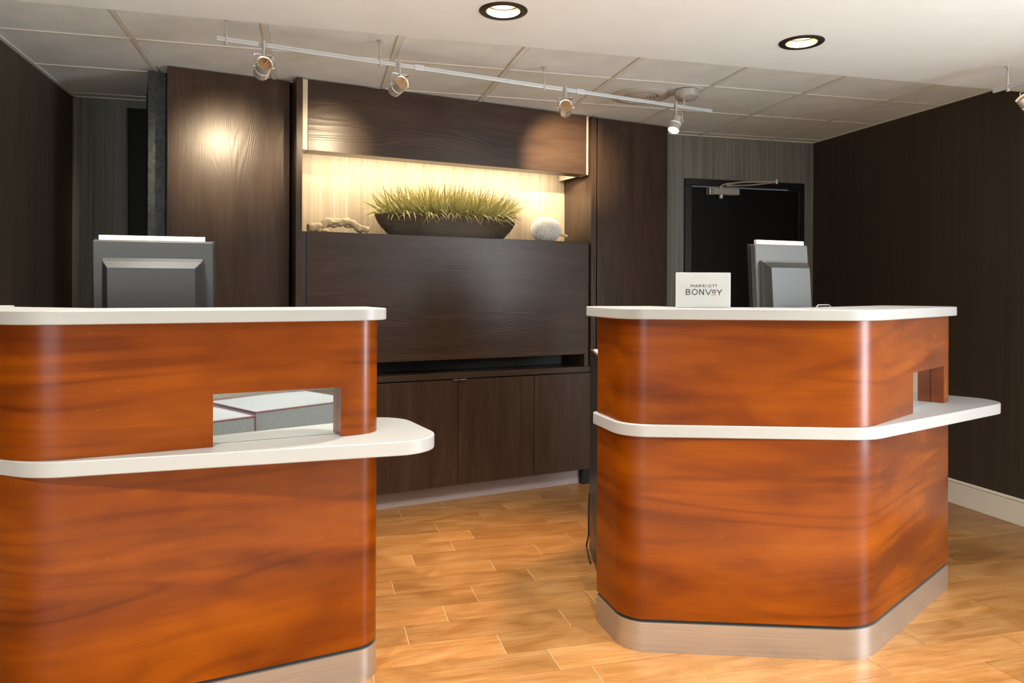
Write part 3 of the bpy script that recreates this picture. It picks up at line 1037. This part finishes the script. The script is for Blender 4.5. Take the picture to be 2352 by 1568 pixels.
# loose cable by the right desk's staff-side leg
k0 = dl(RD, 0.02, 1.235)
cb = obj('cable', tube(bmesh.new(), [Vector(dl(RD, 0.10, 1.325) + (0.30,)), Vector(dl(RD, 0.10, 1.33) + (0.22,)), Vector(dl(RD, 0.06, 1.295) + (0.12,)), Vector(dl(RD, 0.085, 1.33) + (0.05,)), Vector(dl(RD, 0.02, 1.25) + (0.005,))], 0.004, 8), 'cable_black', smooth=60)
tag(cb, 'thin black cable hanging beside the right desk\'s dark staff-side leg', 'cable')
pp = thing('paper_sheet', 'white paper sheet on the dark work counter behind the right desk', 'paper', dl(RD, 0.10, 1.20) + (0.9855,), RD[1] + math.radians(45))
obj('sheet', B(-0.17, 0.15, -0.04, 0.066, 0.0, 0.004), 'paper', pp)
obj('sheet', B(-0.15, 0.14, -0.05, 0.060, 0.0042, 0.006), 'paper', pp)

# ------------------------------------------------------------------ monitors, seen from behind
def monitor(label, loc, rotz, tilt, width, height, shell, house, strip_w, strip_dx):
    """local +Y faces the staff; the back looks to -Y"""
    t = thing('computer_monitor', label, 'monitor', loc, rotz, 'computer monitors on the desks')
    zc_ = loc[2]
    zb = 0.115                                    # underside of the screen above the counter
    M = Matrix.Translation((0, 0, zb + height * 0.5)) @ Matrix.Rotation(tilt, 4, 'X') @ Matrix.Translation((0, 0, -height * 0.5))
    def put(o):
        o.data.transform(M)
        return o
    hw = width / 2
    sh = put(obj('screen_shell', B(-hw, hw, 0.0, 0.032, 0.0, height), shell, t, bevel=0.005, seg=3))
    put(obj('bezel', B(-hw - 0.004, hw + 0.004, 0.033, 0.048, -0.004, height + 0.004), 'monitor_dark', t, bevel=0.003))
    put(obj('screen', B(-hw + 0.02, hw - 0.02, 0.048, 0.0495, 0.02, height - 0.02), 'monitor_dark', t))
    # housing: a frustum on the back
    a0, a1, c0, c1 = -hw * 0.84, hw * 0.84, height * 0.04, height * 0.82
    b0, b1, e0, e1 = -hw * 0.72, hw * 0.72, height * 0.08, height * 0.72
    bm = bmesh.new()
    lo = [bm.verts.new(p) for p in ((a0, 0, c0), (a1, 0, c0), (a1, 0, c1), (a0, 0, c1))]
    md_ = [bm.verts.new(p) for p in ((a0 + 0.004, -0.022, c0), (a1 - 0.004, -0.022, c0), (a1 - 0.004, -0.022, c1 - 0.012), (a0 + 0.004, -0.022, c1 - 0.012))]
    hi = [bm.verts.new(p) for p in ((b0, -0.050, e0), (b1, -0.050, e0), (b1, -0.050, e1), (b0, -0.050, e1))]
    for A_, B_ in ((lo, md_), (md_, hi)):
        for k in range(4):
            bm.faces.new((A_[k], A_[(k + 1) % 4], B_[(k + 1) % 4], B_[k]))
    bm.faces.new(hi)
    bm.faces.new(list(reversed(lo)))
    hs = put(obj('back_housing', bm, house, t, bevel=0.002))
    # ventilation ribs on the sloping rim, one raised fin each
    bm = bmesh.new()
    n_ = 46
    for k in range(n_):
        f_ = (k + 0.5) / n_
        x = (a0 + 0.004) * (1 - f_) + (a1 - 0.004) * f_
        x2 = b0 * (1 - f_) + b1 * f_
        zt = c1 - 0.012
        q = [bm.verts.new(p) for p in ((x - 0.0014, -0.0225, zt + 0.0006), (x + 0.0014, -0.0225, zt + 0.0006), (x2 + 0.0014, -0.0505, e1 + 0.0006), (x2 - 0.0014, -0.0505, e1 + 0.0006))]
        bm.faces.new(q)
    n_ = 40
    for sgn, ax, bx_ in ((-1, a0 + 0.004, b0), (1, a1 - 0.004, b1)):
        for k in range(n_):
            f_ = (k + 0.5) / n_
            z = c0 * (1 - f_) + (c1 - 0.012) * f_
            z2 = e0 * (1 - f_) + e1 * f_
            q = [bm.verts.new(p) for p in ((ax + sgn * 0.0006, -0.0225, z - 0.0015), (ax + sgn * 0.0006, -0.0225, z + 0.0015), (bx_ + sgn * 0.0006, -0.0505, z2 + 0.0015), (bx_ + sgn * 0.0006, -0.0505, z2 - 0.0015))]
            bm.faces.new(q)
    v = put(obj('vent_slots', bm, 'monitor_dark', t))
    v.parent = hs
    put(obj('socket_cover', B(-0.058, 0.058, -0.0535, -0.050, e0, e0 + 0.055), house, t, bevel=0.001)).parent = hs
    put(obj('cover_lip', B(-0.058, 0.058, -0.0565, -0.050, e0 + 0.056, e0 + 0.062), 'monitor_light', t)).parent = hs
    put(obj('top_strip', B(strip_dx - strip_w / 2, strip_dx + strip_w / 2, 0.006, 0.022, height + 0.0005, height + 0.020), 'cream_plastic', t, bevel=0.002))
    obj('stand_neck', B(-0.045, 0.045, -0.035, -0.004, 0.012, zb + 0.10), 'monitor_dark', t, bevel=0.006)
    bm = bmesh.new()
    lathe(bm, [(0.0, 0.0), (0.115, 0.0), (0.115, 0.008), (0.09, 0.014), (0.0, 0.016)], 32)
    obj('stand_base', bm, 'monitor_dark', t, smooth=40)
    bm = bmesh.new()
    tube(bm, [(-0.07, -0.030, zb - 0.012), (0.07, -0.030, zb - 0.012)], 0.026, 20)
    obj('hinge_barrel', bm, 'monitor_grey', t, smooth=40)
    return t
lm = monitor('wide grey computer monitor seen from behind on the left desk', (-0.600, 3.115, 0.9855), math.radians(1.0), math.radians(4.0), 0.422, 0.358, 'monitor_grey', 'monitor_grey', 0.372, -0.005)
rm = monitor('light grey computer monitor turned sideways beside the white logo sign', (2.000, 2.890, 0.9855), math.radians(8.0), math.radians(-4.0), 0.30, 0.385, 'monitor_light', 'monitor_light', 0.27, 0.0)

# small card tray with a silver rim behind the right counter
tr_ = thing('card_tray', 'small silver-rimmed tray standing behind the right counter top', 'tray', (2.085, 2.745, 0.9855), math.radians(10))
obj('tray_stand', B(-0.03, 0.03, -0.02, 0.02, 0.0, 0.205), 'monitor_dark', tr_, bevel=0.004)
obj('tray_plate', B(-0.038, 0.038, -0.010, 0.010, 0.206, 0.232), 'work_counter_dark', tr_, bevel=0.004)
obj('tray_rim', tube(bmesh.new(), [(-0.040, -0.011, 0.212), (-0.038, -0.011, 0.232), (-0.030, -0.011, 0.2365), (0.030, -0.011, 0.2365), (0.040, -0.011, 0.230), (0.043, -0.011, 0.214)], 0.0022, 8), 'nickel', tr_, smooth=60)

# ------------------------------------------------------------------ counter sign with its lettering
sg = thing('counter_sign', 'white block sign with two lines of dark lettering on the counter', 'sign', (1.382, 2.482, 1.216), -YAW)
SW, SHH = 0.198, 0.130
obj('panel', B(-SW / 2, SW / 2, 0.0, 0.024, 0.0, SHH), 'sign_white', sg, bevel=0.0015)
def strokes(ch, x, z, w_, h_, th, bm):
    """letter drawn as bars and arcs in the XZ plane at y=-0.0006"""
    def bar(p, q):
        p, q = Vector((p[0], 0, p[1])), Vector((q[0], 0, q[1]))
        d_ = (q - p).normalized()
        n_ = Vector((-d_.z, 0, d_.x)) * th / 2
        ends = (p - n_, q - n_, q + n_, p + n_)
        f = bm.faces.new([bm.verts.new((e.x, -0.0006, e.z)) for e in ends])
    def arc(cx, cz, rx, rz, a0_, a1_, n_=24):
        pr = None
        for k in range(n_ + 1):
            a_ = a0_ + (a1_ - a0_) * k / n_
            ci, si = math.cos(a_), math.sin(a_)
            o1 = bm.verts.new((cx + (rx) * ci, -0.0006, cz + (rz) * si))
            o2 = bm.verts.new((cx + (rx - th) * ci, -0.0006, cz + (rz - th) * si))
            if pr:
                bm.faces.new((pr[0], o1, o2, pr[1]))
            pr = (o1, o2)
    h2 = th / 2
    if ch == 'M':
        bar((x + h2, z), (x + h2, z + h_)); bar((x + w_ - h2, z), (x + w_ - h2, z + h_))
        bar((x + h2, z + h_), (x + w_ / 2, z + h_ * 0.3)); bar((x + w_ / 2, z + h_ * 0.3), (x + w_ - h2, z + h_))
    elif ch == 'A':
        bar((x, z), (x + w_ / 2, z + h_)); bar((x + w_, z), (x + w_ / 2, z + h_)); bar((x + w_ * 0.2, z + h_ * 0.3), (x + w_ * 0.8, z + h_ * 0.3))
    elif ch == 'R':
        bar((x + h2, z), (x + h2, z + h_)); bar((x, z + h_ - h2), (x + w_ * 0.55, z + h_ - h2)); bar((x, z + h_ * 0.45 + h2), (x + w_ * 0.55, z + h_ * 0.45 + h2))
        arc(x + w_ * 0.55, z + h_ * 0.725, w_ * 0.4, h_ * 0.275, -PI / 2, PI / 2, 12); bar((x + w_ * 0.45, z + h_ * 0.47), (x + w_ * 0.95, z))
    elif ch == 'I':
        bar((x + w_ / 2, z), (x + w_ / 2, z + h_))
    elif ch == 'O':
        arc(x + w_ / 2, z + h_ / 2, w_ / 2, h_ / 2 * 1.03, 0, 2 * PI, 40)
    elif ch == 'T':
        bar((x, z + h_ - h2), (x + w_, z + h_ - h2)); bar((x + w_ / 2, z), (x + w_ / 2, z + h_))
    elif ch == 'B':
        bar((x + h2, z), (x + h2, z + h_))
        for zz in (h_ - h2, h_ * 0.53, h2):
            bar((x, z + zz), (x + w_ * 0.58, z + zz))
        arc(x + w_ * 0.55, z + h_ * 0.765, w_ * 0.36, h_ * 0.235 , -PI / 2, PI / 2, 12)
        arc(x + w_ * 0.57, z + h_ * 0.265 + h2 * 0.4, w_ * 0.43, h_ * 0.265 + h2 * 0.4, -PI / 2, PI / 2, 12)
    elif ch == 'N':
        bar((x + h2, z), (x + h2, z + h_)); bar((x + w_ - h2, z), (x + w_ - h2, z + h_)); bar((x + h2, z + h_), (x + w_ - h2, z))
    elif ch == 'V':
        bar((x, z + h_), (x + w_ / 2, z)); bar((x + w_, z + h_), (x + w_ / 2, z))
    elif ch == 'Y':
        bar((x, z + h_), (x + w_ / 2, z + h_ * 0.45)); bar((x + w_, z + h_), (x + w_ / 2, z + h_ * 0.45)); bar((x + w_ / 2, z), (x + w_ / 2, z + h_ * 0.46))
U = SW / 580.0                                    # sign front: 580 units wide in the zoomed photo, left edge at 270
def sx_(px): return -SW / 2 + (px - 270) * U
def sz_(py): return (1536 - py) * U * 1.0
bm = bmesh.new()
for ch, a_, c_ in (('M', 419, 455), ('A', 466, 497), ('R', 507, 531), ('R', 545, 569), ('I', 579, 587), ('O', 604, 640), ('T', 649, 675), ('T', 680, 706)):
    strokes(ch, sx_(a_), sz_(1314), (c_ - a_) * U, 30 * U, 4.6 * U, bm)
obj('lettering', bm, 'sign_ink', sg)
bm = bmesh.new()
for ch, a_, c_, zb_, hh in (('B', 365, 416, 1396, 62), ('O', 430, 494, 1396, 62), ('N', 510, 561, 1396, 62), ('V', 577, 640, 1396, 62), ('O', 648, 690, 1380, 40), ('Y', 700, 756, 1398, 60)):
    strokes(ch, sx_(a_), sz_(zb_), (c_ - a_) * U, hh * U, 8.6 * U, bm)
obj('lettering', bm, 'sign_ink', sg)
obj('underline_mark', B(sx_(641), sx_(693), -0.0008, -0.0002, sz_(1398), sz_(1391)), 'sign_coral', sg)

# ------------------------------------------------------------------ track lights
TQ = -0.79
RZ0, RZ1 = 2.328, 2.347
tk = thing('track_light_rail', 'long silver lighting rail hung in front of the dark cabinet', 'light rail', cab_world(0, TQ, 0), CA)
obj('rail', B(-0.545, 2.180, -0.006, 0.006, RZ0, RZ1), 'alu_rail', tk, bevel=0.001)
obj('rail_groove', B(-0.543, 2.178, -0.0068, -0.0060, 2.3355, 2.3385), 'closer_grey', tk)
for s in (0.358, 1.265):
    obj('rail_connector', B(s - 0.022, s + 0.022, -0.009, 0.009, RZ0 - 0.004, RZ1 + 0.004), 'alu_rail', tk, bevel=0.001)
def rod(parent, x, ztop, zbot, y_=0.0):
    bm = bmesh.new()
    tube(bm, [(x, y_, zbot + 0.028), (x, y_, ztop - 0.01)], 0.0035, 10)
    o = obj('support_rod', bm, 'nickel', parent, smooth=40)
    bm = bmesh.new()
    tube(bm, [(x, y_, zbot - 0.012), (x, y_, zbot + 0.030)], 0.0075, 12)
    obj('rod_clamp', bm, 'nickel', o, smooth=40)
    bm = bmesh.new()
    lathe(bm, [(0.0065, ztop - 0.016), (0.0065, ztop - 0.006), (0.012, ztop - 0.004), (0.012, ztop)], 16, cx=x, cy=y_)
    obj('rod_cap', bm, 'nickel', o, smooth=40)
for s in (-0.508, 0.167, 1.046):
    rod(tk, s, ZC - 0.002, RZ0)
rod(tk, 1.972, ZC - 0.05, RZ0 + 0.004)
bm = bmesh.new()
lathe(bm, [(0.0, ZC - 0.062), (0.020, ZC - 0.061), (0.055, ZC - 0.052), (0.068, ZC - 0.040), (0.068, ZC - 0.004), (0.064, ZC - 0.001)], 32, cx=1.990, cy=0.0)
obj('power_canopy', bm, 'nickel', tk, smooth=40)

def spot_head(label, base, railz, aim, power, size_deg=38, group='track spotlights', color=(1.0, 0.78, 0.50), soft=0.02):
    """base: world XY on the rail; aim: world point"""
    t = thing('track_spotlight', label, 'spotlight', (base[0], base[1], railz), CA, group)
    inv = Matrix.Rotation(-CA, 3, 'Z')
    zp = -0.098                                     # pivot of the can under the rail
    dirw = (Vector(aim) - Vector((base[0], base[1], railz + zp))).normalized()
    d_ = inv @ dirw
    bm = bmesh.new()
    tube(bm, [(0, -0.0150, 0.018), (0, -0.0150, -0.052)], 0.0072, 12)
    st = obj('stem', bm, 'nickel', t, smooth=40)
    # yoke: U bracket of flat strip in the vertical plane across the aim
    hx = Vector((d_.y, -d_.x, 0))
    hx = hx.normalized() if hx.length > 1e-4 else Vector((1, 0, 0))
    W_ = 0.040
    top = Vector((0, -0.0150, -0.045))
    piv = Vector((0, -0.0150, zp))
    bm = bmesh.new()
    tube(bm, [piv - hx * W_, piv - hx * W_ + Vector((0, 0, 0.049)), piv - hx * (W_ - 0.004) + Vector((0, 0, 0.053)), piv + hx * (W_ - 0.004) + Vector((0, 0, 0.053)), piv + hx * W_ + Vector((0, 0, 0.049)), piv + hx * W_], 0.0028, 8)
    obj('yoke', bm, 'nickel', t, smooth=40)
    for sg_ in (-1, 1):
        bm = bmesh.new()
        tube(bm, [piv + hx * sg_ * (W_ - 0.006), piv + hx * sg_ * (W_ + 0.007)], 0.006, 12)
        obj('pivot_screw', bm, 'nickel', t, smooth=40)
    # can, along d_
    R_ = 0.0335
    q = d_.to_track_quat('Z', 'Y').to_matrix().to_4x4()
    MM = Matrix.Translation(piv) @ q
    bm = bmesh.new()
    lathe(bm, [(R_ - 0.003, -0.030), (R_, -0.032), (R_, 0.012), (R_ - 0.003, 0.0125), (R_ - 0.003, 0.016), (R_, 0.0165), (R_, 0.056), (R_ - 0.003, 0.056), (R_ - 0.003, 0.044)], 32)
    c_ = obj('lamp_can', bm, 'nickel', t, smooth=30)
    c_.data.transform(MM)
    bm = bmesh.new()
    lathe(bm, [(0.0, -0.022), (R_ - 0.003, -0.026)], 32)
    o = obj('lamp_back', bm, 'lamp_copper', t)
    o.data.transform(MM)
    bm = bmesh.new()
    lathe(bm, [(R_ - 0.0025, 0.0125), (R_ - 0.0025, 0.016)], 32)
    o = obj('glow_slit', bm, 'slit_glow', t)
    o.data.transform(MM)
    bm = bmesh.new()
    lathe(bm, [(0.0, 0.046), (R_ - 0.003, 0.046)], 32)
    o = obj('lamp_lens', bm, 'lens_glow', t)
    o.data.transform(MM)
    bm = bmesh.new()
    b0 = MM @ Vector((0, 0, -0.022))
    mid = b0 + Vector((hx.x * 0.034, hx.y * 0.034 - 0.012, 0.038))
    tube(bm, [top + Vector((0.003, 0, -0.004)), top + Vector((hx.x * 0.028, hx.y * 0.028 - 0.01, -0.012)), mid, b0.lerp(mid, 0.5), b0], 0.0022, 6)
    obj('wire', bm, 'copper_wire', t, smooth=60)
    sd = bpy.data.lights.new('spot_beam', 'SPOT')
    sd.energy = power
    sd.color = color
    sd.spot_size = math.radians(size_deg)
    sd.spot_blend = 1.0
    sd.shadow_soft_size = soft
    so_ = bpy.data.objects.new('spot_beam', sd)
    C.objects.link(so_)
    so_.parent = t
    so_.location = MM @ Vector((0, 0, 0.060))
    so_.rotation_euler = d_.to_track_quat('-Z', 'Y').to_euler()
    return t
RAILZ = 2.337
def head(s, label, aim, power, size=40, **kw):
    p = cab_world(s, TQ, 0)
    return spot_head(label, (p.x, p.y), RAILZ, aim, power, size, **kw)
head(-0.356, 'silver track spotlight aimed at the tall wood column, first on the rail', cab_world(-0.40, 0.09, 1.98), 48, 52)
head(0.257, 'silver track spotlight above the left part of the niche fascia', cab_world(0.12, 0.0, 2.06), 34, 46)
head(1.168, 'silver track spotlight above the right part of the niche fascia', cab_world(1.62, 0.0, 2.12), 170, 46)
head(1.903, 'silver track spotlight beside the round canopy, shining down to the floor', (0.88, 3.25, 0.0), 180, 54, color=(1.0, 0.56, 0.22), soft=0.09)

# second rail along the right wall, fixed to the soffit
t2 = thing('side_light_rail', 'short silver lighting rail at the right edge, fixed to white ceiling', 'light rail', (3.12, 0, 0), 0)
obj('rail', B(-0.006, 0.006, 0.9, 2.862, 2.228, 2.248), 'alu_rail', t2, bevel=0.001)
obj('rail_groove', B(-0.0068, -0.006, 0.902, 2.860, 2.2365, 2.2395), 'closer_grey', t2)
rod(t2, 0.0, ZS - 0.001, 2.228, 2.785)
rod(t2, 0.0, ZS - 0.001, 2.228, 1.2)
spot_head('silver track spotlight cut off by the right edge of the photo', (3.102, 2.690), 2.238, (3.72, 2.60, 1.5), 10, 50)

# round ceiling air diffuser
vd = thing('air_diffuser', 'round white ceiling air vent with concentric rings behind the rail', 'vent', (1.857, 4.10, ZC))
bm = bmesh.new()
lathe(bm, [(0.172, 0.002), (0.175, -0.004), (0.165, -0.010), (0.120, -0.016), (0.105, -0.006), (0.105, 0.001)], 48)
obj('outer_flange', bm, 'vent_white', vd, smooth=40)
for k, r0 in enumerate((0.094, 0.075, 0.056, 0.037)):
    bm = bmesh.new()
    lathe(bm, [(r0, -0.002), (r0 + 0.003, -0.014), (r0 - 0.003, -0.016), (r0 - 0.008, -0.003)], 40)
    obj('ring', bm, 'vent_white', vd, smooth=40)
bm = bmesh.new()
lathe(bm, [(0.0, -0.015), (0.018, -0.014), (0.021, -0.003)], 24)
obj('centre_cap', bm, 'vent_white', vd, smooth=40)
bm = bmesh.new()
lathe(bm, [(0.0, -0.0012), (0.110, -0.0012)], 40)
obj('dark_throat', bm, 'closer_grey', vd)

# ------------------------------------------------------------------ lobby seats seen in the slot mirror
def seat(label, loc, rot, sx, sy, h):
    t = thing('upholstered_bench', label, 'bench', loc + (0,), rot, 'grey benches in the lobby')
    bm = bmesh.new()
    n_ = 14
    grid = []
    for j in range(n_ + 1):
        row = []
        for i in range(n_ + 1):
            fx, fy = i / n_, j / n_
            puff = (1 - abs(2 * fx - 1) ** 2.6) * (1 - abs(2 * fy - 1) ** 2.6)
            row.append(bm.verts.new((sx * fx, sy * fy, h + 0.035 * puff)))
        grid.append(row)
    for j in range(n_):
        for i in range(n_):
            bm.faces.new((grid[j][i], grid[j][i + 1], grid[j + 1][i + 1], grid[j + 1][i]))
    box(bm, 0.0, sx, 0.0, sy, 0.06, h)
    obj('cushion', bm, 'grey_fabric', t, smooth=40)
    e = 0.004
    bm = bmesh.new()
    tube(bm, [(0, 0, h), (sx, 0, h), (sx, sy, h), (0, sy, h), (0, 0, h)], 0.0055, 8)
    for x, y in ((0, 0), (sx, 0), (sx, sy), (0, sy)):
        tube(bm, [(x, y, 0.07), (x, y, h)], 0.0055, 8)
    obj('piping', bm, 'piping_plum', t, smooth=50)
    ix, iy = math.copysign(0.05, sx), math.copysign(0.05, sy)
    for x, y in ((ix, iy), (sx - ix, iy), (sx - ix, sy - iy), (ix, sy - iy)):
        obj('foot', B(x - 0.02, x + 0.02, y - 0.02, y + 0.02, 0, 0.06), 'frame_black', t)
    return t
# right-hand seat in the reflection: its corner at (0.861,-0.312), front running to +X, depth to -Y
seat('grey upholstered bench reflected on the right of the slot mirror', (0.865, -0.312), math.radians(-8), 0.85, -0.72, 0.435)
seat('grey upholstered bench reflected on the left of the slot mirror', (0.848, -0.262), math.radians(-8), -0.62, -0.62, 0.418)
